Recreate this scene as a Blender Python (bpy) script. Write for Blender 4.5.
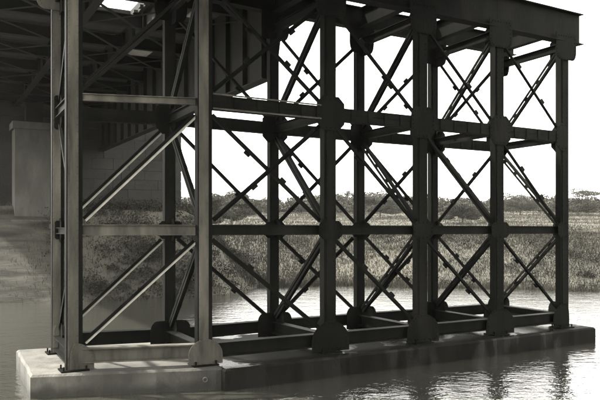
import bpy, math, random
import numpy as np
from mathutils import Vector, Matrix

R = math.radians
random.seed(7)
rng = np.random.default_rng(7)
scene = bpy.context.scene
for o in list(bpy.data.objects):
    bpy.data.objects.remove(o)
COL = scene.collection

# ------------------------------------------------------------------ camera
WATER, TOP, EYE = 0.12, 0.63, 3.83           # water level, pier base top, eye height
cam_d = bpy.data.cameras.new('camera')
cam = bpy.data.objects.new('camera', cam_d)
COL.objects.link(cam)
cam.location = (0, 0, EYE)
cam.rotation_euler = (R(90), 0, 0)
cam_d.sensor_width = 36
cam_d.lens = 36 * 715 / 600
cam_d.shift_y = 30 / 600
cam_d.clip_end = 6000
scene.camera = cam

# ------------------------------------------------------------------ light
SUN_EL, SUN_AZ = 52, (-0.95, 0.31)          # horizontal direction towards the sun
world = bpy.data.worlds.new('World')
scene.world = world
world.use_nodes = True
nt = world.node_tree
nt.nodes.clear()
sky = nt.nodes.new('ShaderNodeTexSky')
sky.sky_type = 'NISHITA'
sky.sun_disc = False
sky.sun_elevation = R(SUN_EL)
sky.sun_rotation = math.atan2(SUN_AZ[0], SUN_AZ[1])
sky.air_density = 2.2
sky.dust_density = 1.0
sky.ozone_density = 1.0
hsv = nt.nodes.new('ShaderNodeHueSaturation')    # the photograph is a monochrome print
hsv.inputs['Saturation'].default_value = 0.0
tint = nt.nodes.new('ShaderNodeMixRGB')
tint.blend_type = 'MULTIPLY'
tint.inputs[0].default_value = 1.0
tint.inputs[2].default_value = (1.0, 0.98, 0.92, 1)
bg = nt.nodes.new('ShaderNodeBackground')
bg.inputs['Strength'].default_value = 0.15
wo = nt.nodes.new('ShaderNodeOutputWorld')
nt.links.new(sky.outputs[0], hsv.inputs['Color'])
nt.links.new(hsv.outputs[0], tint.inputs[1])
nt.links.new(tint.outputs[0], bg.inputs[0])
nt.links.new(bg.outputs[0], wo.inputs[0])

sun_d = bpy.data.lights.new('sun', 'SUN')
sun_d.energy = 2.5
sun_d.angle = R(2.0)
sun_d.color = (1.0, 0.96, 0.88)
sun = bpy.data.objects.new('sun', sun_d)
COL.objects.link(sun)
sd = Vector((SUN_AZ[0], SUN_AZ[1], 0)).normalized() * math.cos(R(SUN_EL)) + Vector((0, 0, math.sin(R(SUN_EL))))
sun.rotation_euler = sd.to_track_quat('Z', 'Y').to_euler()
sun.location = (-20, -10, 40)

vs = scene.view_settings
vs.view_transform = 'Standard'
vs.look = 'None'
vs.gamma = 1.0
vs.use_curve_mapping = False
vs.exposure = 2.65

# bridge axes: LH runs along the pier, TH along the bridge towards the far bank
LH = Vector((.883, .469, 0)).normalized()
TH = Vector((-.469, .883, 0)).normalized()

# ------------------------------------------------------------------ materials
def mat(name, c1, c2, scale=3.0, rough=0.7, bump=0.0, bscale=None, stretch=(1, 1, 1), spec=0.4,
        c3=None, c3scale=0.6, c3lo=0.52, c3hi=0.7, metallic=0.0, rough2=None, coord='Object'):
    m = bpy.data.materials.new(name)
    m.use_nodes = True
    n = m.node_tree.nodes
    l = m.node_tree.links
    b = n['Principled BSDF']
    tc = n.new('ShaderNodeTexCoord')
    mp = n.new('ShaderNodeMapping')
    mp.inputs['Scale'].default_value = stretch
    if coord == 'World':
        g = n.new('ShaderNodeNewGeometry')
        l.new(g.outputs['Position'], mp.inputs[0])
    else:
        l.new(tc.outputs[coord], mp.inputs[0])
    nz = n.new('ShaderNodeTexNoise')
    nz.inputs['Scale'].default_value = scale
    nz.inputs['Detail'].default_value = 7
    nz.inputs['Roughness'].default_value = 0.65
    l.new(mp.outputs[0], nz.inputs[0])
    r = n.new('ShaderNodeValToRGB')
    r.color_ramp.elements[0].position = 0.32
    r.color_ramp.elements[0].color = (*c1, 1)
    r.color_ramp.elements[1].position = 0.68
    r.color_ramp.elements[1].color = (*c2, 1)
    l.new(nz.outputs[0], r.inputs[0])
    out = r.outputs[0]
    if c3 is not None:
        n3 = n.new('ShaderNodeTexNoise')
        n3.inputs['Scale'].default_value = c3scale
        n3.inputs['Detail'].default_value = 6
        l.new(mp.outputs[0], n3.inputs[0])
        r3 = n.new('ShaderNodeValToRGB')
        r3.color_ramp.elements[0].position = c3lo
        r3.color_ramp.elements[0].color = (0, 0, 0, 1)
        r3.color_ramp.elements[1].position = c3hi
        r3.color_ramp.elements[1].color = (1, 1, 1, 1)
        l.new(n3.outputs[0], r3.inputs[0])
        mx = n.new('ShaderNodeMixRGB')
        l.new(r3.outputs[0], mx.inputs[0])
        l.new(out, mx.inputs[1])
        mx.inputs[2].default_value = (*c3, 1)
        out = mx.outputs[0]
        if rough2 is not None:
            mr = n.new('ShaderNodeMapRange')
            mr.inputs[3].default_value = rough
            mr.inputs[4].default_value = rough2
            l.new(r3.outputs[0], mr.inputs[0])
            l.new(mr.outputs[0], b.inputs['Roughness'])
    l.new(out, b.inputs['Base Color'])
    b.inputs['Metallic'].default_value = metallic
    b.inputs['Specular IOR Level'].default_value = spec
    if rough2 is None:
        b.inputs['Roughness'].default_value = rough
    if bump:
        nb = n.new('ShaderNodeTexNoise')
        nb.inputs['Scale'].default_value = bscale or scale * 4
        nb.inputs['Detail'].default_value = 5
        l.new(mp.outputs[0], nb.inputs[0])
        bp = n.new('ShaderNodeBump')
        bp.inputs['Strength'].default_value = bump
        bp.inputs['Distance'].default_value = 0.03
        l.new(nb.outputs[0], bp.inputs['Height'])
        l.new(bp.outputs[0], b.inputs['Normal'])
    return m

M = {}
M['steel'] = mat('painted_steel', (.003, .0033, .0028), (.007, .0072, .006), 2.2, .6, .25, 14, (1, 1, .35), spec=.03,
                 c3=(.010, .0098, .0082), c3scale=1.1, c3lo=.55, c3hi=.72, coord='World')
M['brightened_steel'] = mat('brightened_pale_steel', (.027, .0257, .0214), (.08, .076, .063), 3.2, .6, .3, 14, (1, 1, .22), spec=.15,
                      c3=(.135, .126, .103), c3scale=1.3, c3lo=.52, c3hi=.72, coord='World')  # paler copy of the steel; brightness the light lacks is put into colour
M['lit_tone'] = mat('painted_light_tone', (.26, .25, .22), (.46, .445, .395), 3, .5, .2, 18, coord='World')  # light caught by brace edges and deck patches, put into a pale colour
M['deck_steel'] = mat('sooty_steel', (.004, .0042, .0035), (.009, .009, .0076), 1.5, .75, .2, 10, spec=.15,
                      c3=(.018, .0175, .0145), c3scale=.5, c3lo=.58, c3hi=.72, coord='World')
M['timber'] = mat('old_timber', (.010, .010, .008), (.025, .024, .02), 3, .85, .4, 16, (.4, .4, 2), coord='World')
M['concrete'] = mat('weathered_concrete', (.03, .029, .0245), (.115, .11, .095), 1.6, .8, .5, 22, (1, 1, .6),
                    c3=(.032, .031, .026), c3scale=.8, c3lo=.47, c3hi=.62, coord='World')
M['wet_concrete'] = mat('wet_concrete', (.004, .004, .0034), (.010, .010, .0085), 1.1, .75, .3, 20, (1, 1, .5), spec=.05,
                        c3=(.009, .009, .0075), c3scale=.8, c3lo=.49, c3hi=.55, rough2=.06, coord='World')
def waterline(m, z0, z1, col):
    n, l = m.node_tree.nodes, m.node_tree.links
    b = n['Principled BSDF']
    src = b.inputs['Base Color'].links[0].from_socket
    g = n.new('ShaderNodeNewGeometry')
    sx = n.new('ShaderNodeSeparateXYZ')
    l.new(g.outputs['Position'], sx.inputs[0])
    nz = n.new('ShaderNodeTexNoise')
    nz.inputs['Scale'].default_value = 2.5
    nz.inputs['Detail'].default_value = 6
    l.new(g.outputs['Position'], nz.inputs[0])
    ma = n.new('ShaderNodeMath')
    ma.operation = 'MULTIPLY_ADD'
    ma.inputs[1].default_value = .45
    l.new(nz.outputs[0], ma.inputs[0])
    l.new(sx.outputs['Z'], ma.inputs[2])
    mr = n.new('ShaderNodeMapRange')
    mr.inputs[1].default_value = z0 + .22
    mr.inputs[2].default_value = z1 + .22
    mr.inputs[3].default_value = 1
    mr.inputs[4].default_value = 0
    l.new(ma.outputs[0], mr.inputs[0])
    mx = n.new('ShaderNodeMixRGB')
    l.new(mr.outputs[0], mx.inputs[0])
    l.new(src, mx.inputs[1])
    mx.inputs[2].default_value = (*col, 1)
    l.new(mx.outputs[0], b.inputs['Base Color'])
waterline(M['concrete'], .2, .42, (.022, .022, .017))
M['pale_concrete'] = mat('pale_concrete', (.036, .035, .030), (.072, .070, .061), 1.6, .85, .3, 20, (1, 1, .4),
                         c3=(.035, .034, .028), c3scale=.5, c3lo=.5, c3hi=.7, coord='World')
M['stone'] = mat('dark_stone', (.008, .008, .0067), (.018, .0175, .0148), .9, .9, .5, 9, (1, 1, 1.6),
                 c3=(.008, .008, .0066), c3scale=.3, coord='World')
M['ground'] = mat('river_bank', (.032, .0312, .0245), (.062, .0595, .048), .35, .95, .8, 3, (1, 2.2, 1),
                  c3=(.07, .066, .053), c3scale=.07, c3lo=.5, c3hi=.62, coord='World')
M['mud'] = mat('pale_river_mud', (.024, .0232, .019), (.062, .059, .049), .9, .85, .8, 5, (.25, .8, 3.5), spec=.2,
                c3=(.016, .016, .0125), c3scale=.5, c3lo=.48, c3hi=.62, coord='World')
M['grass'] = mat('dry_grass', (.019, .0187, .0145), (.040, .0385, .031), .5, .9, spec=.1, stretch=(1, 2.2, 1),
                 c3=(.055, .052, .041), c3scale=.07, c3lo=.5, c3hi=.62, coord='World')
M['pale_grass'] = mat('bleached_grass', (.042, .041, .033), (.066, .063, .051), .25, .9, spec=.1, stretch=(.4, 2.2, 1),
                      c3=(.085, .081, .066), c3scale=.05, c3lo=.48, c3hi=.62, coord='World')
M['scrub'] = mat('scrub_leaves', (.010, .0102, .0076), (.026, .025, .02), .6, .85, spec=.2, coord='World')
M['leaf'] = mat('tree_leaves', (.028, .0282, .0225), (.056, .0545, .0445), .4, .85, spec=.2, coord='World')
M['bark'] = mat('bark', (.04, .037, .03), (.09, .085, .07), 4, .9, .5, 20, coord='World')

def water_mat():
    m = bpy.data.materials.new('river_water')
    m.use_nodes = True
    n = m.node_tree.nodes
    l = m.node_tree.links
    b = n['Principled BSDF']
    b.inputs['Base Color'].default_value = (.03, .03, .025, 1)
    b.inputs['Roughness'].default_value = .05
    b.inputs['IOR'].default_value = 1.7
    b.inputs['Specular IOR Level'].default_value = 1.0
    g = n.new('ShaderNodeNewGeometry')
    # slack water on the near side of the pier, ruffled open reach beyond it
    dp = n.new('ShaderNodeVectorMath')
    dp.operation = 'DOT_PRODUCT'
    dp.inputs[1].default_value = (TH.x, TH.y, 0)
    l.new(g.outputs['Position'], dp.inputs[0])
    big = n.new('ShaderNodeTexNoise')
    big.inputs['Scale'].default_value = .22
    l.new(g.outputs['Position'], big.inputs[0])
    ad = n.new('ShaderNodeMath')
    ad.operation = 'MULTIPLY_ADD'
    ad.inputs[1].default_value = 9.0
    l.new(big.outputs[0], ad.inputs[0])
    l.new(dp.outputs['Value'], ad.inputs[2])
    amp = n.new('ShaderNodeMapRange')
    amp.inputs[1].default_value = 19
    amp.inputs[2].default_value = 30
    amp.inputs[3].default_value = .27
    amp.inputs[4].default_value = .26
    l.new(ad.outputs[0], amp.inputs[0])
    prev = None
    for sc, st, dist, det in ((.55, (1, 1.5, 1), .12, 3), (2.2, (1, 1.4, 1), .10, 4), (6.0, (1, 1.2, 1), .06, 3)):
        mp = n.new('ShaderNodeMapping')
        mp.inputs['Scale'].default_value = st
        mp.inputs['Rotation'].default_value = (0, 0, R(18))
        l.new(g.outputs['Position'], mp.inputs[0])
        nz = n.new('ShaderNodeTexNoise')
        nz.inputs['Scale'].default_value = sc
        nz.inputs['Detail'].default_value = det
        l.new(mp.outputs[0], nz.inputs[0])
        bp = n.new('ShaderNodeBump')
        l.new(amp.outputs[0], bp.inputs['Strength'])
        bp.inputs['Distance'].default_value = dist
        l.new(nz.outputs[0], bp.inputs['Height'])
        if prev:
            l.new(prev.outputs[0], bp.inputs['Normal'])
        prev = bp
    l.new(prev.outputs[0], b.inputs['Normal'])
    return m
M['water'] = water_mat()

# ------------------------------------------------------------------ helpers
def V(*a):
    return Vector(a)

class MB:
    """collects shapes in world coordinates, build() links them as one mesh object"""
    def __init__(self):
        self.v, self.f = [], []
    def hexa(self, p):            # 8 corners: bottom ring 0-3, top ring 4-7
        i = len(self.v)
        self.v += [tuple(q) for q in p]
        for a in ((3, 2, 1, 0), (4, 5, 6, 7), (0, 1, 5, 4), (1, 2, 6, 5), (2, 3, 7, 6), (3, 0, 4, 7)):
            self.f.append(tuple(i + k for k in a))
    def frame_box(self, o, X, Y, Z, x0, x1, y0, y1, z0, z1):
        P = [o + X * x + Y * y + Z * z for z in (z0, z1) for x, y in ((x0, y0), (x1, y0), (x1, y1), (x0, y1))]
        self.hexa(P)
    def bar(self, a, b, u, rects):
        """rects (u0,u1,v0,v1) extruded from a to b; u = lateral axis"""
        w = (b - a)
        L = w.length
        w = w / L
        u = (u - w * u.dot(w)).normalized()
        v = w.cross(u)
        for (u0, u1, v0, v1) in rects:
            self.frame_box(a, u, v, w, u0, u1, v0, v1, 0, L)
    def prism(self, pts, n, t):
        """polygon pts extruded by n*t"""
        i = len(self.v)
        k = len(pts)
        self.v += [tuple(p) for p in pts] + [tuple(p + n * t) for p in pts]
        self.f.append(tuple(i + j for j in reversed(range(k))))
        self.f.append(tuple(i + k + j for j in range(k)))
        for j in range(k):
            a, b = i + j, i + (j + 1) % k
            self.f.append((a, b, b + k, a + k))
    def stud(self, c, n, r, h):
        """low six sided dome: a rivet or bolt head"""
        n = n.normalized()
        a = n.orthogonal().normalized()
        b = n.cross(a)
        i = len(self.v)
        for j in range(6):
            t = j * math.pi / 3
            self.v.append(tuple(c + (a * math.cos(t) + b * math.sin(t)) * r))
        for j in range(6):
            t = j * math.pi / 3
            self.v.append(tuple(c + (a * math.cos(t) + b * math.sin(t)) * r * .6 + n * h))
        for j in range(6):
            k = (j + 1) % 6
            self.f.append((i + j, i + k, i + 6 + k, i + 6 + j))
        self.f.append(tuple(i + 6 + j for j in range(6)))
    def tube(self, a, b, r0, r1, n=8):
        w = (b - a).normalized()
        u = w.orthogonal().normalized()
        v = w.cross(u)
        i = len(self.v)
        for p, r in ((a, r0), (b, r1)):
            for j in range(n):
                t = 2 * math.pi * j / n
                self.v.append(tuple(p + (u * math.cos(t) + v * math.sin(t)) * r))
        for j in range(n):
            k = (j + 1) % n
            self.f.append((i + j, i + k, i + n + k, i + n + j))
        self.f.append(tuple(i + j for j in reversed(range(n))))
        self.f.append(tuple(i + n + j for j in range(n)))
    def build(self, name, material, parent=None, origin=None, smooth=False):
        vv = np.array(self.v, dtype=float)
        if origin is None:
            origin = Vector(((vv[:, 0].min() + vv[:, 0].max()) / 2, (vv[:, 1].min() + vv[:, 1].max()) / 2, vv[:, 2].min()))
        vv = vv - np.array(origin)
        me = bpy.data.meshes.new(name)
        me.from_pydata(vv.tolist(), [], self.f)
        me.materials.append(material)
        if smooth:
            for p in me.polygons:
                p.use_smooth = True
        o = bpy.data.objects.new(name, me)
        COL.objects.link(o)
        put(o, origin, parent)
        return o

WORLD_LOC = {}
def put(o, origin, parent):
    WORLD_LOC[o.name] = Vector(origin)
    if parent is not None:
        o.parent = parent
        o.location = Vector(origin) - WORLD_LOC[parent.name]
    else:
        o.location = origin

def tag(o, label=None, cat=None, group=None, kind=None):
    for k, v in (('label', label), ('category', cat), ('group', group), ('kind', kind)):
        if v:
            o[k] = v
    return o

def empty(name, loc):
    o = bpy.data.objects.new(name, None)
    COL.objects.link(o)
    o.empty_display_size = .3
    put(o, Vector(loc), None)
    return o

Z = V(0, 0, 1)
def sq(s, q, z=0.0):
    p = LH * s + TH * q
    return V(p.x, p.y, z)

# ------------------------------------------------------------------ river and land
def smooth(t):
    t = np.clip(t, 0, 1)
    return t * t * (3 - 2 * t)

def vnoise(x, y, seed=0):
    """cheap smooth noise from summed sines"""
    r = np.random.default_rng(seed)
    out = np.zeros_like(x)
    for k in range(7):
        f = .05 * 1.75 ** k
        a = r.uniform(0, 6.28, 3)
        d = r.uniform(0, 6.28)
        out += np.sin((x * math.cos(d) + y * math.sin(d)) * f * 6.28 * .5 + a[0] + np.sin(y * f * 2 + a[1])) / 1.6 ** k
    return out / 2.2

def bank_edge(x):
    return 45.5 + .9 * np.sin(x * .21 + 1) + .5 * np.sin(x * .63) + 1.0 * np.sin(x * .07 + 2) - .08 * np.clip(x - 8, 0, 40)

def ground_z(x, y):
    x = np.asarray(x, float)
    y = np.asarray(y, float)
    n = vnoise(x, y, 3)
    n2 = vnoise(x * 5, y * 5, 5)
    t = y - bank_edge(x)
    far = np.where(t < 0, t * .16, 3.45 * smooth(t / 17.0) ** .8 + .5 * smooth((t - 10) / 60) + 4.0 * smooth((t - 18) / 110))
    far = far + np.where(t > 0, (n * .22 + n2 * .10) * np.clip(t / 6, 0, 1), 0)
    far = np.maximum(far, -2.2)
    # railway embankment behind the far abutment
    s = x * LH.x + y * LH.y
    q = x * TH.x + y * TH.y
    ds = np.maximum(np.maximum(0.5 - s, s - 15.2), 0)
    de = np.maximum(np.maximum(0.5 - s, 0), (s - 13.6) * 4)
    emb = 10.6 - np.maximum(de, 0) * 1.7
    w = smooth((q - 45.6) / 1.2)
    e2 = np.where(q > 45.6, emb, 0)
    # lower apron in front of the abutment
    apron = 5.1 + n2 * .15 + n * .15 - ds * .9 - np.clip(43.6 - q, 0, 50) * .95
    far = np.maximum(far, np.where(q > 46.4, e2, apron))
    near = 2.25 - .42 * np.clip(y - 2.2, 0, 40) + n2 * .05
    near = np.maximum(near, -2.2)
    return np.maximum(far, near)

def terrain():
    ys = np.concatenate([np.linspace(-60, -4, 10), np.linspace(-3, 14, 20), np.linspace(15, 40, 10),
                         np.linspace(41, 75, 90), np.linspace(76, 180, 50), np.geomspace(190, 900, 12)])
    xs = np.concatenate([-np.geomspace(70, 700, 8)[::-1], np.linspace(-60, 60, 170), np.geomspace(70, 700, 8)])
    X, Y = np.meshgrid(xs, ys)
    Zg = ground_z(X, Y)
    v = np.stack([X.ravel(), Y.ravel(), Zg.ravel()], 1)
    nx = len(xs)
    f = []
    for j in range(len(ys) - 1):
        for i in range(nx - 1):
            a = j * nx + i
            f.append((a, a + 1, a + 1 + nx, a + nx))
    me = bpy.data.meshes.new('ground')
    me.from_pydata(v.tolist(), [], f)
    me.materials.append(M['ground'])
    for p in me.polygons:
        p.use_smooth = True
    o = bpy.data.objects.new('ground', me)
    COL.objects.link(o)
    tag(o, kind='structure')
terrain()

def mud_shore():
    ss, qq = np.linspace(-32, 10.0, 130), np.linspace(35.5, 45.2, 50)
    S, Q = np.meshgrid(ss, qq)
    S = S + .9 * np.sin(Q * 1.3) * smooth((S - 5) / 5)
    X = LH.x * S + TH.x * Q
    Y = LH.y * S + TH.y * Q
    zz = ground_z(X, Y) + .07 + .05 * vnoise(X * 6, Y * 6, 9) - .5 * smooth((S - 7.6) / 2)
    f = []
    k = len(ss)
    for j in range(len(qq) - 1):
        for i in range(k - 1):
            a = j * k + i
            f.append((a, a + 1, a + 1 + k, a + k))
    me = bpy.data.meshes.new('mud_bank')
    me.from_pydata(np.stack([X.ravel(), Y.ravel(), zz.ravel()], 1).tolist(), [], f)
    me.materials.append(M['mud'])
    for p in me.polygons:
        p.use_smooth = True
    o = bpy.data.objects.new('mud_bank', me)
    COL.objects.link(o)
    tag(o, kind='structure')
mud_shore()

mb = MB()
mb.v = [(-690, -30, WATER), (690, -30, WATER), (690, 75, WATER), (-690, 75, WATER)]
mb.f = [(0, 1, 2, 3)]
wobj = mb.build('water', M['water'], origin=V(0, 0, 0))
tag(wobj, kind='structure')

# ------------------------------------------------------------------ pier base
FR = [(-5.16, 16.30), (-2.29, 16.95), (.73, 18.75), (3.41, 20.33), (6.03, 21.9), (8.61, 23.5)]
RE = [(-6.31, 18.6), (-3.58, 19.55), (-.81, 21.45), (1.91, 23.1), (4.58, 24.65), (7.22, 26.25)]
FR = [V(x, y, TOP) for x, y in FR]
RE = [V(x, y, TOP) for x, y in RE]
base = empty('pier_base', (0, 20, -1.2))
tag(base, 'low concrete pier base in the river carrying the steel trestle', 'pier base')
def slab(name, pts, z0, z1, material, bev=.05):
    """polygon slab with a chamfered top edge"""
    m = MB()
    k = len(pts)
    c = sum((V(*p, 0) for p in pts), V(0, 0, 0)) / k
    def ring(inset, z):
        out = []
        for i, p in enumerate(pts):
            a = (V(*p, 0) - V(*pts[i - 1], 0)).normalized()
            b = (V(*pts[(i + 1) % k], 0) - V(*p, 0)).normalized()
            d = Z.cross(a) + Z.cross(b)          # inward for a counter-clockwise outline
            d = d / max(.5, d.length ** 2 / 2)
            out.append(tuple(V(p[0], p[1], z) + d * inset))
        return out
    # split the long sides so that the edge can be chipped and uneven
    m.v = ring(0, z0) + ring(0, z1 - bev) + ring(bev, z1)
    for r in range(2):
        for i in range(k):
            j = (i + 1) % k
            m.f.append((r * k + i, r * k + j, (r + 1) * k + j, (r + 1) * k + i))
    m.f.append(tuple(2 * k + i for i in range(k)))
    return m.build(name, material, base)
def chip(p0, p1, n, amp):
    """points from p0 towards p1 with small irregularities across"""
    out = []
    a, b = V(*p0, 0), V(*p1, 0)
    nrm = (b - a).cross(Z).normalized()
    for i in range(n):
        t = i / n
        p = a.lerp(b, t) + (nrm * random.uniform(-amp, amp) if i else V(0, 0, 0))
        out.append((p.x, p.y))
    return out
LB = [(-5.93, 15.72), (-1.76, 16.62), (-4.1, 20.55), (-7.58, 19.1)]
RB = [(-1.72, 16.40), (9.72, 23.52), (7.72, 27.25), (-4.06, 20.57)]
pts = chip(LB[0], LB[1], 22, .022) + chip(LB[1], LB[2], 2, 0) + chip(LB[2], LB[3], 4, .01) + chip(LB[3], LB[0], 14, .022)
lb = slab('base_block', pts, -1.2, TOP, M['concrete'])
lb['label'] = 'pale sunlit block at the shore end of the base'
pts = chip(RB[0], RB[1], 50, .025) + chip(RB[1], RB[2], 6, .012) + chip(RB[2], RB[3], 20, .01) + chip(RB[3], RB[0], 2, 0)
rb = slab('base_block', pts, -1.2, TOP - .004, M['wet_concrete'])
rb['label'] = 'long dark wet block of the base'
# iron mooring ring on the face
m = MB()
c = V(-2.18, 16.46, .38)
for k in range(10):
    a0, a1 = k * math.tau / 10, (k + 1) * math.tau / 10
    ux, uz = V(.98, .2, 0), Z
    m.tube(c + (ux * math.cos(a0) + uz * math.sin(a0)) * .05, c + (ux * math.cos(a1) + uz * math.sin(a1)) * .05, .018, .018, 6)
m.build('mooring_ring', M['pale_concrete'], lb)

# ------------------------------------------------------------------ steel trestle
tr = empty('steel_trestle', (1.2, 21.2, TOP))
tag(tr, 'tall riveted steel trestle of six paired columns standing on the pier base', 'trestle')
ZM, ZU, ZT, ZG = TOP + 3.2, TOP + 6.24, 10.0, 11.02   # middle strut, upper strut, column top, girder top
rows = (FR, RE)
def along(row, i):
    a = row[max(i - 1, 0)]
    b = row[min(i + 1, 5)]
    return (b - a).normalized()
ends = []
def at(p, z):
    return V(p.x, p.y, z)

def column(row, i, front):
    p = row[i]
    L, T = LH, TH
    ms = M['brightened_steel'] if i == 0 or (front and i == 1) else M['steel']
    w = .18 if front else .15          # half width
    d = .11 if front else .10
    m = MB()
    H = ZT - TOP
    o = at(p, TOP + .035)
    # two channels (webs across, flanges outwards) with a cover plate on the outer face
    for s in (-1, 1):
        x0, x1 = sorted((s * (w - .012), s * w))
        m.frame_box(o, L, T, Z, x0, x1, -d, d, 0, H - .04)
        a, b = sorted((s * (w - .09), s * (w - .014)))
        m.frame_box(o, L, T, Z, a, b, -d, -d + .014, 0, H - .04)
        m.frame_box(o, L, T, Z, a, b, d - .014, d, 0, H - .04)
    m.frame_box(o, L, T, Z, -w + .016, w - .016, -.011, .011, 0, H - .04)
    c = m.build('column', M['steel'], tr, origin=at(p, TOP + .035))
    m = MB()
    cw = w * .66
    sh = .035 if ms is M['brightened_steel'] else 0
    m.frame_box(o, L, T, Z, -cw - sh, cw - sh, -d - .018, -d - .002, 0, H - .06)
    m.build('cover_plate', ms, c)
    m = MB()
    for s in (-1, 1):
        z = .12
        while z < H - .1:
            m.stud(o + L * (s * cw * .82 - sh) - T * (d + .0175) + Z * z, -T, .018, .012)
            z += .16
    rv = m.build('rivet_row', ms, c)
    rv['kind'] = 'stuff'
    m = MB()
    m.frame_box(at(p, TOP), L, T, Z, -w - .13, w + .13, -d - .13, d + .13, .002, .034)
    fp = m.build('foot_plate', M['steel'], tr)
    for sx in (-1, 1):
        for sy in (-1, 1):
            m = MB()
            m.tube(at(p, TOP + .034) + L * sx * (w + .07) + T * sy * (d + .07), at(p, TOP + .12) + L * sx * (w + .07) + T * sy * (d + .07), .022, .02, 6)
            m.build('anchor_bolt', M['steel'], fp)
    return c
for r, row in enumerate(rows):
    for i in range(6):
        column(row, i, r == 0)

def poly_plate(name, c, X, n, w0, w1, h0, h1, style, t=.014, rivets=True, ms='steel'):
    """gusset in the plane X-Z round c: reaches w0 to the left, w1 right, h0 down, h1 up"""
    pts = []
    if style == 'dome':           # flat bottom, half round top
        prof = [(-w0, -h0), (w1, -h0)]
        for k in range(15):
            a = k / 14 * math.pi
            wx = w1 if math.cos(a) > 0 else w0
            prof.append((wx * math.cos(a), -h0 + (h0 + h1) * (.36 + .64 * math.sin(a))))
    elif style == 'foot':           # flat bottom, rounded shoulders
        prof = [(-w0, -h0), (w1, -h0)]
        for k in range(7):
            a = k / 6 * math.pi / 2
            prof.append((w1 * (.66 + .34 * math.cos(a)), -h0 + (h0 + h1) * (.62 + .38 * math.sin(a))))
        for k in range(7):
            a = math.pi / 2 - k / 6 * math.pi / 2
            prof.append((-w0 * (.66 + .34 * math.cos(a)), -h0 + (h0 + h1) * (.62 + .38 * math.sin(a))))
    elif style == 'top':          # flat top, rounded lower corners
        prof = [(w1, h1), (-w0, h1)]
        for k in range(6):
            a = k / 5 * math.pi / 2
            prof.append((-w0 * (.62 + .38 * math.cos(a)), h1 - (h0 + h1) * (.68 + .32 * math.sin(a))))
        for k in range(6):
            a = math.pi / 2 - k / 5 * math.pi / 2
            prof.append((w1 * (.62 + .38 * math.cos(a)), h1 - (h0 + h1) * (.68 + .32 * math.sin(a))))
    else:
        c0, c1 = min(w0, h0) * .42, min(w1, h1) * .42
        prof = [(-w0 + c0, -h0), (w1 - c1, -h0), (w1, -h0 + c1), (w1, h1 - c1), (w1 - c1, h1), (-w0 + c0, h1), (-w0, h1 - c0), (-w0, -h0 + c0)]
    m = MB()
    m.prism([c + X * a + Z * b for a, b in prof], n, t)
    g = m.build(name, M[ms], tr)
    if rivets:
        m = MB()
        cx = sum(a for a, b in prof) / len(prof)
        cz = sum(b for a, b in prof) / len(prof)
        sgn = n if t > 0 else -n
        k = len(prof)
        for j in range(k):
            a, b = prof[j], prof[(j + 1) % k]
            ln = math.hypot(a[0] - b[0], a[1] - b[1])
            nn = max(1, int(ln / .13))
            for q in range(nn):
                f = (q + .5) / nn
                x = a[0] + (b[0] - a[0]) * f
                zz = a[1] + (b[1] - a[1]) * f
                x = cx + (x - cx) * .86
                zz = cz + (zz - cz) * .86
                m.stud(c + X * x + Z * zz + n * (t - .0005 * (1 if t > 0 else -1)), sgn, .02, .013)
        rv = m.build('rivet_row', M[ms], g)
        rv['kind'] = 'stuff'
    return g

for r, row in enumerate(rows):
    for i in range(6):
        p = row[i]
        L, T = LH, TH
        T0 = (RE[i] - FR[i]).normalized()
        d = (.11 if r == 0 else .10) + .035
        face = -T
        lw = .56 if i > 0 else .14
        rw = .56 if i < 5 else .16
        k = .76 if r == 0 and i < 2 else 1.0
        # plates in the plane of the row, on the side the photograph shows
        poly_plate('gusset_plate', at(p, TOP + .04) - T * d, L, face, lw * k, rw * k, 0, (.78 if r == 0 else .70) * k, 'dome' if r == 0 else 'foot', ms='brightened_steel' if i < 2 and (r == 0 or i == 0) else 'steel')
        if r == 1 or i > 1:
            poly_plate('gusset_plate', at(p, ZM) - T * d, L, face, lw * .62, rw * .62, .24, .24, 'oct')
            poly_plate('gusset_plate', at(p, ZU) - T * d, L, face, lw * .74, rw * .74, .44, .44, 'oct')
        poly_plate('gusset_plate', at(p, ZT + (.0 if r == 0 else .3)) - T * (d + .022), L, face, (.46 if i else (.56 if r else .22)), .46, .62 if r == 0 else .8, .25, 'top', ms='brightened_steel' if i == 0 else 'steel')
        # plates in the plane of the cross frame
        s = 1 if r == 0 else -1
        X = T0 * s
        for zz, w, h0, h1, st in ((TOP + .04, .62, 0, .78, 'foot'), (ZM, .42, .3, .3, 'oct'), (ZU, .50, .45, .45, 'oct'), (ZT, .55, .6, .12, 'oct')):
            q = at(p, zz) + L * .03
            if st == 'foot':
                poly_plate('gusset_plate', q, X, L, .05, w, h0, h1, 'foot', .014, False)
            else:
                poly_plate('gusset_plate', q, X, L, .06, w, h0, h1, 'oct', .014, False)

def ibeam(w, h, tf=.018, tw=.014):
    return [(-w / 2, w / 2, h / 2 - tf, h / 2), (-w / 2, w / 2, -h / 2, -h / 2 + tf), (-tw / 2, tw / 2, -h / 2 + tf + .001, h / 2 - tf - .001)]

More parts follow.
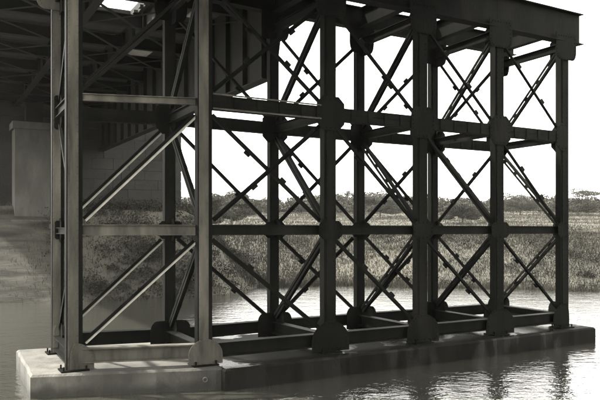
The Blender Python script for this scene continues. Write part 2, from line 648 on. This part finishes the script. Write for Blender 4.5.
def strut(a, b, kind, trim=.19, ms='steel'):
    w = (b - a).normalized()
    a, b = a + w * trim, b - w * trim
    side = Z.cross(w).normalized()
    if kind == 'laced':           # four angles with zigzag lacing on both faces
        m = MB()
        h, dp = .17, .11
        rects = []
        for su in (-1, 1):
            for sv in (-1, 1):
                u0, u1 = sorted((su * dp, su * (dp - .075)))
                rects.append((u0, u1, *sorted((sv * h, sv * (h - .012)))))
                u0, u1 = sorted((su * dp, su * (dp - .012)))
                rects.append((u0, u1, *sorted((sv * (h - .013), sv * .004))))
        m.bar(a, b, side, rects)
        o = m.build('strut', M[ms], tr)
        L = (b - a).length
        for su in (-1, 1):
            for j in range(1, 5):
                m = MB()
                c = a + w * (L * j / 5) + side * su * (dp + .009)
                m.frame_box(c, w, side, Z, -.07, .07, -.007, .007, -h + .015, h - .015)
                m.build('batten_plate', M[ms], o)
        return o
    m = MB()
    u = side
    if kind == 'i':
        m.bar(a, b, u, ibeam(.15, .25))
    elif kind == 'bottom':
        m.bar(a, b, u, ibeam(.26, .34, .03, .02))
    elif kind == 'small':
        m.bar(a, b, u, ibeam(.12, .16))
    return m.build('strut', M[ms], tr)

for r, row in enumerate(rows):
    for i in range(5):
        a, b = row[i], row[i + 1]
        ms = 'brightened_steel' if i == 0 and r == 0 else 'steel'
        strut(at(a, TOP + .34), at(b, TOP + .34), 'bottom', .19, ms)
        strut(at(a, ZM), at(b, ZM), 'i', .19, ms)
        so = strut(at(a, ZU), at(b, ZU), 'small' if i == 0 and r == 0 else 'laced', .19, 'brightened_steel' if i == 0 and r == 0 else 'steel')
        if r == 0 and i == 1:
            w = (b - a).normalized()
            side = Z.cross(w).normalized()
            for dz in (.19, -.155):
                m = MB()
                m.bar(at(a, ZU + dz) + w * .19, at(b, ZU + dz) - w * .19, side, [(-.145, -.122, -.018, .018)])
                m.build('edge_angle', M['brightened_steel'], so)
for i in range(6):
    a, b = FR[i], RE[i]
    strut(at(a, TOP + .30), at(b, TOP + .30), 'bottom', .1)
    strut(at(a, ZM - .02), at(b, ZM - .02), 'small', .09)
    strut(at(a, ZU - .02), at(b, ZU - .02), 'i', .09)
    strut(at(a, ZT - .16), at(b, ZT - .16), 'i', .09)

def brace(a, b, side, size, off=0.0, bumps=True, material='steel', trim=.30):
    """one angle bar from a to b with small splice plates along it"""
    w = (b - a).normalized()
    a, b = a + w * trim + side * off, b - w * trim + side * off
    m = MB()
    m.bar(a, b, side, [(-.006, .006, -size / 2, size / 2), (.007, size * .7, size / 2 - .012, size / 2)])
    o = m.build('brace', M[material], tr)
    if bumps:
        L = (b - a).length
        for f in (random.uniform(.28, .36), random.uniform(.62, .72)):
            c = a + w * L * f
            m = MB()
            sgn = 1 if random.random() < .65 else -1
            vv = w.cross((side - w * side.dot(w)).normalized())
            up = vv * (size * .42 * sgn)
            m.bar(c - w * .085 + up, c + w * .085 + up, side, [(-.03, .03, -.075, .075)])
            m.build('splice_plate', M[material], o)
    return o

PAN = [(TOP + .45, ZM - .05), (ZM + .05, ZU - .1), (ZU + .1, ZT - .15)]
for k, (z0, z1) in enumerate(PAN):
    for r, row in enumerate(rows):
        for i in range(5):
            a, b = row[i], row[i + 1]
            side = (b - a).cross(Z).normalized()
            off = -.03 if r == 0 else .03
            bar = 'steel'
            if i == 0:
                bo = brace(at(a, z0), at(b, z1), side, .075, off, False, 'steel')
                if k < 2:                    # pale strip: the angle's lit edge put into the colour
                    w = (at(b, z1) - at(a, z0)).normalized()
                    vv = w.cross((side - w * side.dot(w)).normalized())
                    if vv.z > 0:
                        vv = -vv
                    m = MB()
                    pa, pb = at(a, z0) + w * .3 + vv * .064 + side * off, at(b, z1) - w * .3 + vv * .064 + side * off
                    m.bar(pa, pb, side, [(-.026, .018, -.026, .026)])
                    m.build('lit_edge_strip', M['lit_tone'], bo)
            else:
                brace(at(a, z1), at(b, z0), side, .115, off)
                if (r == 1 and i >= 2) or (r == 0 and i == 1 and k > 0):
                    brace(at(a, z0), at(b, z1), side, .10, -off, True)
    for i in range(6):
        side = (RE[i] - FR[i]).cross(Z).normalized()
        if i == 0:
            a, b = (at(RE[i], z0), at(FR[i], z1)) if k % 2 == 0 else (at(RE[i], z1), at(FR[i], z0))
            brace(a, b, side, .10, 0, False, 'steel')
            continue
        a, b = (at(RE[i], z0), at(FR[i], z1)) if k % 2 == 0 else (at(RE[i], z1), at(FR[i], z0))
        # double angle with battens
        w = (b - a).normalized()
        a2, b2 = a + w * .28, b - w * .28
        m = MB()
        m.bar(a2, b2, side, [(-.05, .05, .085, .10), (-.05, -.038, .02, .084), (-.05, .05, -.10, -.085), (-.05, -.038, -.084, -.02)])
        o = m.build('brace', M['steel'], tr)
        L = (b2 - a2).length
        for f in (.06, .25, .45, .65, .85):
            m = MB()
            m.bar(a2 + w * (L * f), a2 + w * (L * f + .17), side, [(.051, .058, -.095, .095)])
            m.build('batten_plate', M['steel'], o)

# cap girders
def cap(row, z0, z1, ext0, ext1, tw):
    a = row[0] - (row[1] - row[0]).normalized() * ext0
    b = row[5] + (row[5] - row[4]).normalized() * ext1
    chain = [a] + row[1:5] + [b]
    for j in range(5):
        p, q = at(chain[j], (z0 + z1) / 2), at(chain[j + 1], (z0 + z1) / 2)
        w = (q - p).normalized()
        side = Z.cross(w)
        m = MB()
        h = z1 - z0
        m.bar(p, q - w * .006, side, ibeam(tw, h, .03, .03))
        o = m.build('cap_girder', M['steel'], tr)
        L = (q - p).length
        n = 5
        for t in range(n + 1):
            m = MB()
            c = p + w * (.03 + (L - .07) * t / n)
            for s in (1,):
                m.frame_box(c, w, side, Z, -.012, .012, *sorted((s * .017, s * (tw / 2 - .012))), -h / 2 + .032, h / 2 - .032)
            m.build('stiffener', M['steel'], o)
cap(FR, ZT + .002, ZG, .75, .88, .36)
cap(RE, ZT + .33, ZG - .02, .75, .88, .32)
for i in range(6):
    for off in (0,):
        w = (RE[i] - FR[i]).normalized()
        a, b = at(FR[i], 10.62) + w * .20, at(RE[i], 10.62) - w * .18
        m = MB()
        m.bar(a, b, Z.cross(w), ibeam(.26, .62, .02, .02))
        m.build('cross_girder', M['steel'], tr)

# ------------------------------------------------------------------ bridge deck over the pier
SL, SR, Q0, Q1 = 1.7, 14.85, -9.0, 47.0
ZB = 11.10
deck = empty('bridge_deck', sq(8.2, 18, ZB))
tag(deck, 'dark plate girder bridge deck overhead running back to the far abutment', 'bridge deck')
SF = 10.15                               # far span is narrower; unseen near span kept wide to shade right columns
def girder(s, qa, qb, zb, zt, edge):
    m = MB()
    m.bar(sq(s, qa, (zb + zt) / 2), sq(s, qb, (zb + zt) / 2), LH, ibeam(.40 if edge else .3, zt - zb, .035, .025))
    g = m.build('edge_girder' if edge else 'stringer', M['deck_steel'], deck)
    q = qa + .5
    sm = MB()
    while q < qb:
        for sg in (-1, 1):
            sm.frame_box(sq(s, q), LH, TH, Z, *sorted((sg * .014, sg * (.19 if edge else .14))), -.01, .01, zb + .037, zt - .037)
        q += 1.55
    sm.build('stiffener', M['deck_steel'], g)['kind'] = 'stuff'
    return g
for sg, zt, e in ((SL + .2, 13.9, 1), (5.0, 11.9, 0), (8.3, 11.9, 0), (11.6, 11.9, 0), (SR - .15, 13.9, 1)):  # edge girders made tall, out of view, to block sun from the columns
    girder(sg, Q0, 17.72, ZB, zt, e)
for sg, zt, e in ((SL + .2, 13.9, 1), (5.0, 11.9, 0), (7.4, 11.9, 0)):
    girder(sg, 17.78, Q1, ZB, zt, e)
# deep edge girder of the far span with a rounded foot where it meets the pier
prof = [(17.80, 13.9), (17.80, ZB), (19.75, ZB), (20.0, 10.9), (20.12, 10.5), (20.15, 9.9), (20.3, 9.4), (20.65, 8.97), (21.1, 8.8), (Q1, 8.8), (Q1, 13.9)]
m = MB()
m.prism([sq(SF - .15, q, z) for q, z in prof], LH, .03)
dg = m.build('edge_girder', M['deck_steel'], deck)
m = MB()
m.bar(sq(SF - .135, 21.1, 8.78), sq(SF - .135, Q1, 8.78), LH, [(-.2, .2, -.018, .018)])
m.build('bottom_flange', M['deck_steel'], dg)
sm = MB()
q = 21.2
while q < Q1:
    sm.frame_box(sq(SF - .15, q), LH, TH, Z, -.17, -.001, -.01, .01, 8.81, 13.8)
    q += 1.55
sm.build('stiffener', M['deck_steel'], dg)['kind'] = 'stuff'
q = Q0 + 1.4
nb = 0
while q < Q1 - .5:
    if abs(q - 17.75) > .25:
        near = q < 17.7
        cells = ((SL + .2, 5.0), (5.0, 8.3), (8.3, 11.6), (11.6, SR - .15)) if near else ((SL + .2, 5.0), (5.0, 7.4), (7.4, SF - .16))
        for s0, s1 in cells:
            m = MB()
            m.bar(sq(s0 + .016, q, 11.62), sq(s1 - .016, q, 11.62), TH, ibeam(.2, .46, .02, .016))
            m.build('cross_beam', M['deck_steel'], deck)
            if q > 18:
                for fl in (0, 1):
                    if fl and nb % 2:
                        continue
                    m = MB()
                    a = sq(s0 + .05, q + .1, 11.22)
                    b = sq(s1 - .05, q + 3.0, 11.22)
                    if fl:
                        a, b = sq(s1 - .05, q + .1, 11.245), sq(s0 + .05, q + 3.0, 11.245)
                    m.bar(a, b, Z, [(-.006, .006, -.07, .07)])
                    m.build('lateral_brace', M['deck_steel'], deck)
    q += 3.1
    nb += 1
# timber floor on the beams; a stretch is broken out
ZP = 11.92
pl = MB()
PW = .25
q = Q0 + .1
HOLE = (25.2, 27.5, 5.7, 7.1)
plank_me = None
while q < Q1 - .2:
    SE = SR - .2 if q < 17.5 else SF - .17
    spans = [(SL + .25, SE)]
    if HOLE[0] - PW * .5 < q < HOLE[1]:
        spans = [(SL + .25, HOLE[2] + random.uniform(-.1, .1)), (HOLE[3] + random.uniform(-.15, .1), SE)]
    for (s0, s1) in spans:
        m = MB()
        z = ZP + random.uniform(0, .012)
        m.frame_box(sq(0, q), LH, TH, Z, s0, s1, 0, PW - .006, z, z + .1)
        m.build('plank', M['timber'], deck)
    q += PW
m = MB()
zb0, zb1 = 12.05, 12.35
a, b, c, d = HOLE
m.frame_box(sq(0, 0), LH, TH, Z, SL + .25, c - .1, Q0, Q1, zb0, zb1)
m.frame_box(sq(0, 0), LH, TH, Z, d + .1, SF - .17, Q0, Q1, zb0, zb1)
m.frame_box(sq(0, 0), LH, TH, Z, SF - .165, SR - .2, Q0, 17.7, zb0, zb1)
m.frame_box(sq(0, 0), LH, TH, Z, c - .098, d + .098, Q0, a - .05, zb0, zb1)
m.frame_box(sq(0, 0), LH, TH, Z, c - .098, d + .098, b + .1, Q1, zb0, zb1)
m.build('track_bed', M['stone'], deck)
# pale sheets under the floor: patches of light put into the colour
for (sb, qb, w_, d_) in ((8.7, 32.0, 1.1, 1.3), (6.6, 30.5, 1.0, 1.8), (9.2, 25.3, .7, 1.0)):
    m = MB()
    m.frame_box(sq(sb, qb), LH, TH, Z, -w_ / 2, w_ / 2, -d_ / 2, d_ / 2, 11.86, 11.915)
    m.build('light_patch', M['lit_tone'], deck)

# ------------------------------------------------------------------ abutments and the pale pier
def abutment(name, q0, q1, s0, s1, zb, zt, label, pale=False):
    e = empty(name, sq((s0 + s1) / 2, (q0 + q1) / 2, zb))
    tag(e, label, 'abutment')
    z = zb
    k = 0
    while z < zt - .5:
        h = random.uniform(.55, .7)
        if z + h > zt - .55:
            h = zt - .5 - z
        s = s0
        first = True
        while s < s1 - .01:
            wd = random.uniform(1.0, 1.7)
            if k % 2 and first:
                wd *= .55
            first = False
            e1 = s + wd
            if s1 - e1 < .6:
                e1 = s1
            jit = random.uniform(0, .035)
            m = MB()
            m.frame_box(sq(0, 0), LH, TH, Z, s + .008, e1 - .008, q0 - jit, q0 + .6, z + .008, z + h - .008)
            m.build('stone_block', M['stone'], e)
            s = e1
        z += h
        k += 1
    m = MB()
    m.frame_box(sq(0, 0), LH, TH, Z, s0 + .03, s1 - .03, q0 + .05, q1, zb, zt - .5)
    m.build('wall_core', M['stone'], e)
    m = MB()
    m.frame_box(sq(0, 0), LH, TH, Z, s0 - .12, s1 + .12, q0 - .14, q1, zt - .498, zt)
    m.build('coping', M['stone'], e)
    if q0 > 0:
        m = MB()
        m.frame_box(sq(0, 0), LH, TH, Z, s0, s1, q1 + .01, q1 + .7, zt - 1.2, 12.6)
        m.build('ballast_wall', M['stone'], e)
        m = MB()
        m.frame_box(sq(0, 0), LH, TH, Z, s1 - .6, s1 - .01, q1 + .71, q1 + 26, zb - 1, 11.4)
        m.build('return_wall', M['stone'], e)
    return e
abutment('stone_abutment', 45.3, 47.4, .6, 15.2, 4.0, ZB - .004, 'dark stone abutment wall on the far bank at the end of the deck')
abutment('stone_abutment', -10.0, -8.2, .6, 15.2, 1.0, ZB - .004, 'stone abutment on the near bank under the deck behind the viewer')

pp = empty('concrete_pier', (-15.35, 41.2, 4.6))
tag(pp, 'pale concrete pier with a flat cap before the dark abutment at far left', 'pier')
def yawbox(cx, cy, hw, hd, z0, z1, bev=.04):
    m = MB()
    o = V(cx, cy, 0)
    m.frame_box(o, LH, TH, Z, -hw, hw, -hd, hd, z0, z1)
    return m
yawbox(-15.5, 41.2, .95, .7, 4.6, 9.55).build('shaft', M['pale_concrete'], pp)
yawbox(-15.5, 41.2, 1.08, .83, 9.551, 9.95).build('cap', M['pale_concrete'], pp)
yawbox(-15.35, 41.2, .45, .4, 9.951, 11.09).build('bearing', M['deck_steel'], pp)
yawbox(-15.5, 41.2, 1.2, .95, 3.6, 4.4).build('footing', M['pale_concrete'], pp)

# ------------------------------------------------------------------ vegetation
def leaf_cloud(centers, radii, n, size, flat=.8):
    """n small quads spread through ellipsoids, returned as arrays"""
    idx = rng.integers(0, len(centers), n)
    d = rng.normal(size=(n, 3))
    d /= np.linalg.norm(d, axis=1)[:, None]
    rr = rng.uniform(.45, 1.05, n) ** .6
    c = np.asarray(centers)[idx] + d * rr[:, None] * np.asarray(radii)[idx]
    u = rng.normal(size=(n, 3))
    u /= np.linalg.norm(u, axis=1)[:, None]
    w = np.cross(u, rng.normal(size=(n, 3)))
    w /= np.linalg.norm(w, axis=1)[:, None]
    s = size * rng.uniform(.5, 1.3, n)[:, None]
    a, b = u * s, w * s * flat
    v = np.stack([c - a, c - b * .7, c + a, c + b * .7], 1).reshape(-1, 3)
    f = np.arange(n * 4).reshape(n, 4)
    return v, f

def mesh_np(name, v, f, material):
    me = bpy.data.meshes.new(name)
    nv, nf = len(v), len(f)
    k = f.shape[1]
    me.vertices.add(nv)
    me.vertices.foreach_set('co', np.asarray(v, np.float32).ravel())
    me.loops.add(nf * k)
    me.loops.foreach_set('vertex_index', f.astype(np.int32).ravel())
    me.polygons.add(nf)
    me.polygons.foreach_set('loop_start', np.arange(0, nf * k, k, dtype=np.int32))
    me.update(calc_edges=True)
    me.materials.append(material)
    return me

def tree(name, x, y, h, w, label, cat='tree', lobes=22, n=16000, size=.09, group=None):
    z = float(ground_z(x, y))
    e = empty(name, (x, y, z))
    tag(e, label, cat, group)
    m = MB()
    base_p = V(x, y, z - .2)
    fork = V(x + random.uniform(-.2, .2), y, z + h * .35)
    m.tube(base_p, fork, h * .035, h * .022)
    cs, rs = [], []
    for k in range(lobes):
        a = random.uniform(0, math.tau)
        rr = w * .5 * math.sqrt(random.random()) * .8
        zz = z + h * random.uniform(.22, .88)
        sh = 1 - .55 * abs((zz - z) / h - .5)
        c = V(x + rr * math.cos(a) * sh, y + rr * math.sin(a) * sh, zz)
        cs.append(c)
        rs.append((w * random.uniform(.12, .22), w * random.uniform(.12, .22), h * random.uniform(.07, .13)))
        if k % 2 == 0:
            m.tube(fork.lerp(base_p, random.uniform(0, .3)), c, h * .012, h * .004, 5)
    m.build('trunk', M['bark'], e)
    v, f = leaf_cloud(np.array([tuple(c) for c in cs]), np.array(rs), n, size)
    me = mesh_np('crown', v - np.array([x, y, z]), f, M['leaf'])
    o = bpy.data.objects.new('crown', me)
    COL.objects.link(o)
    put(o, V(x, y, z), e)
    return e

def px(xp, d):
    return (xp - 300) / 715 * d
tree('broad_tree', px(578, 118), 118, 4.6, 9, 'round topped pale tree at the far right end of the horizon')
tree('broad_tree', px(520, 125), 125, 4.3, 10, 'bushy tree on the horizon between the two rightmost columns')
tree('broad_tree', px(462, 92), 92, 2.9, 6, 'low dark bushy tree on the field framed by the fourth front bay')
tree('broad_tree', px(380, 112), 112, 3.8, 8, 'spreading tree on the horizon framed by the third front bay')
tree('broad_tree', px(232, 88), 88, 4.6, 8, 'leafy tree on the bank seen through the second front bay', n=18000)
tree('broad_tree', px(205, 80), 80, 4.2, 7, 'leafy tree nearest the abutment beside the second front column', n=18000)

# far wood: one mass on the horizon
cs, rs = [], []
for k in range(330):
    d = random.uniform(135, 210)
    x = px(random.uniform(150, 700), d)
    z = float(ground_z(x, d))
    h = random.uniform(2.2, 4.2) * (d / 150) * (.8 + .3 * math.sin(x * .11) * math.sin(x * .043 + 1))
    for q in range(3):
        cs.append((x + random.uniform(-2, 2), d + random.uniform(-2, 2), z + h * (.3 + .27 * q)))
        rs.append((random.uniform(1.6, 3.2) * (1 - .18 * q), 2.2, h * .28))
v, f = leaf_cloud(np.array(cs), np.array(rs), 220000, .24)
o = bpy.data.objects.new('far_wood', mesh_np('far_wood', v, f, M['leaf']))
COL.objects.link(o)
tag(o, 'pale distant wood along the horizon across the river', 'wood', kind='stuff')

# scrub on the bank
cs, rs = [], []
for k in range(1150):
    x = random.uniform(-32, 40)
    t = random.random() * 15 + .2 if random.random() < .72 else random.random() ** 1.5 * 30 + .3
    y = float(bank_edge(np.array(x))) + t
    s = x * LH.x + y * LH.y
    q_ = x * TH.x + y * TH.y
    if k % 9 == 1:
        s, q_ = random.uniform(15.4, 21.5), random.uniform(44.0, 62)
        p = sq(s, q_)
        x, y = p.x, p.y
    elif k % 3 == 0:
        s, q_ = random.uniform(6.5, 21), random.uniform(37.5, 44.9)
        p = sq(s, q_)
        x, y = p.x, p.y
    elif q_ > 44.6 and .2 < s < 16:
        continue
    elif s < 9.5:
        continue
    if y - float(bank_edge(np.array(x))) > 16 and random.random() < .7:
        continue
    dens = float(vnoise(np.array(x * 1.6), np.array(y * 2.5), 11))
    if dens < -.1 and random.random() < .85:
        continue
    z = float(ground_z(x, y))
    if z < -.1:
        continue
    r = random.uniform(.25, .75) * (1 + .3 * max(dens, 0))
    cs.append((x, y, z + r * .35))
    rs.append((r * 1.5, r * 1.1, r * .75))
v, f = leaf_cloud(np.array(cs), np.array(rs), 110000, .06)
o = bpy.data.objects.new('bank_scrub', mesh_np('bank_scrub', v, f, M['scrub']))
COL.objects.link(o)
tag(o, 'low dark scrub covering the far river bank', 'scrub', kind='stuff')

def blades(n, xr, tr_, hmin, hmax, name, label, seed, wide=.02, material='grass'):
    r = np.random.default_rng(seed)
    x = r.uniform(xr[0], xr[1], n)
    t = r.uniform(0, 1, n) ** 1.4 * (tr_[1] - tr_[0]) + tr_[0]
    y = bank_edge(x) + t
    if 10 < tr_[1] < 20:
        k = n // 5
        ss, qq = r.uniform(-6, 22, k), r.uniform(37.5, 45, k)
        x[:k] = LH.x * ss + TH.x * qq
        y[:k] = LH.y * ss + TH.y * qq
        k2 = k // 4
        ss, qq = r.uniform(15.2, 21, k2), r.uniform(45.4, 64, k2)
        x[:k2] = LH.x * ss + TH.x * qq
        y[:k2] = LH.y * ss + TH.y * qq
    s = x * LH.x + y * LH.y
    q_ = x * TH.x + y * TH.y
    keep = ~((q_ > 44.8) & (s > .2) & (s < 16)) & ~((s < 9) & (q_ < 45.2) & (r.uniform(0, 1, len(s)) < np.where(s < 5, .6, .2)))
    x, y = x[keep], y[keep]
    n = len(x)
    z = ground_z(x, y)
    ok = z > -.5
    x, y, z, n = x[ok], y[ok], z[ok], int(ok.sum())
    h = r.uniform(hmin, hmax, n) * (1 + .5 * vnoise(x * 2, y * 2, 21))
    h = np.clip(h, .08, 2)
    a = r.uniform(0, math.tau, n)
    lean = r.normal(size=(n, 2)) * .35
    w = wide * (1 + (y - 45) / 25)
    dx, dy = np.cos(a) * w, np.sin(a) * w
    v = np.stack([np.stack([x - dx, y - dy, z - .03], 1), np.stack([x + dx, y + dy, z - .03], 1),
                  np.stack([x + lean[:, 0] * h, y + lean[:, 1] * h, z + h], 1)], 1).reshape(-1, 3)
    f = np.arange(n * 3).reshape(n, 3)
    o = bpy.data.objects.new(name, mesh_np(name, v, f, M[material]))
    COL.objects.link(o)
    tag(o, label, 'grass', kind='stuff')
blades(130000, (-34, 42), (-.2, 17), .10, .38, 'bank_grass', 'rough dark grass over the slope of the far bank', 4, .02)
blades(190000, (-50, 75), (9, 95), .08, .30, 'field_grass', 'pale grass of the flat field beyond the far bank', 8, .016, 'pale_grass')
blades(9000, (-34, 42), (-.9, .6), .3, .9, 'reeds', 'thin fringe of reeds along the far water edge', 6, .022)

# ------------------------------------------------------------------ haze
m = MB()
m.frame_box(V(0, 0, 0), V(1, 0, 0), V(0, 1, 0), Z, -720, 720, -80, 920, -3.4, 22)
hm = bpy.data.materials.new('river_haze')
hm.use_nodes = True
hn = hm.node_tree.nodes
hn.remove(hn['Principled BSDF'])
pv = hn.new('ShaderNodeVolumePrincipled')
pv.inputs['Color'].default_value = (.93, .92, .88, 1)
pv.inputs['Density'].default_value = .00013
pv.inputs['Anisotropy'].default_value = .2
hm.node_tree.links.new(pv.outputs[0], hn['Material Output'].inputs['Volume'])
hz = m.build('haze', hm)
tag(hz, 'thin pale haze over the river', 'haze', kind='stuff')
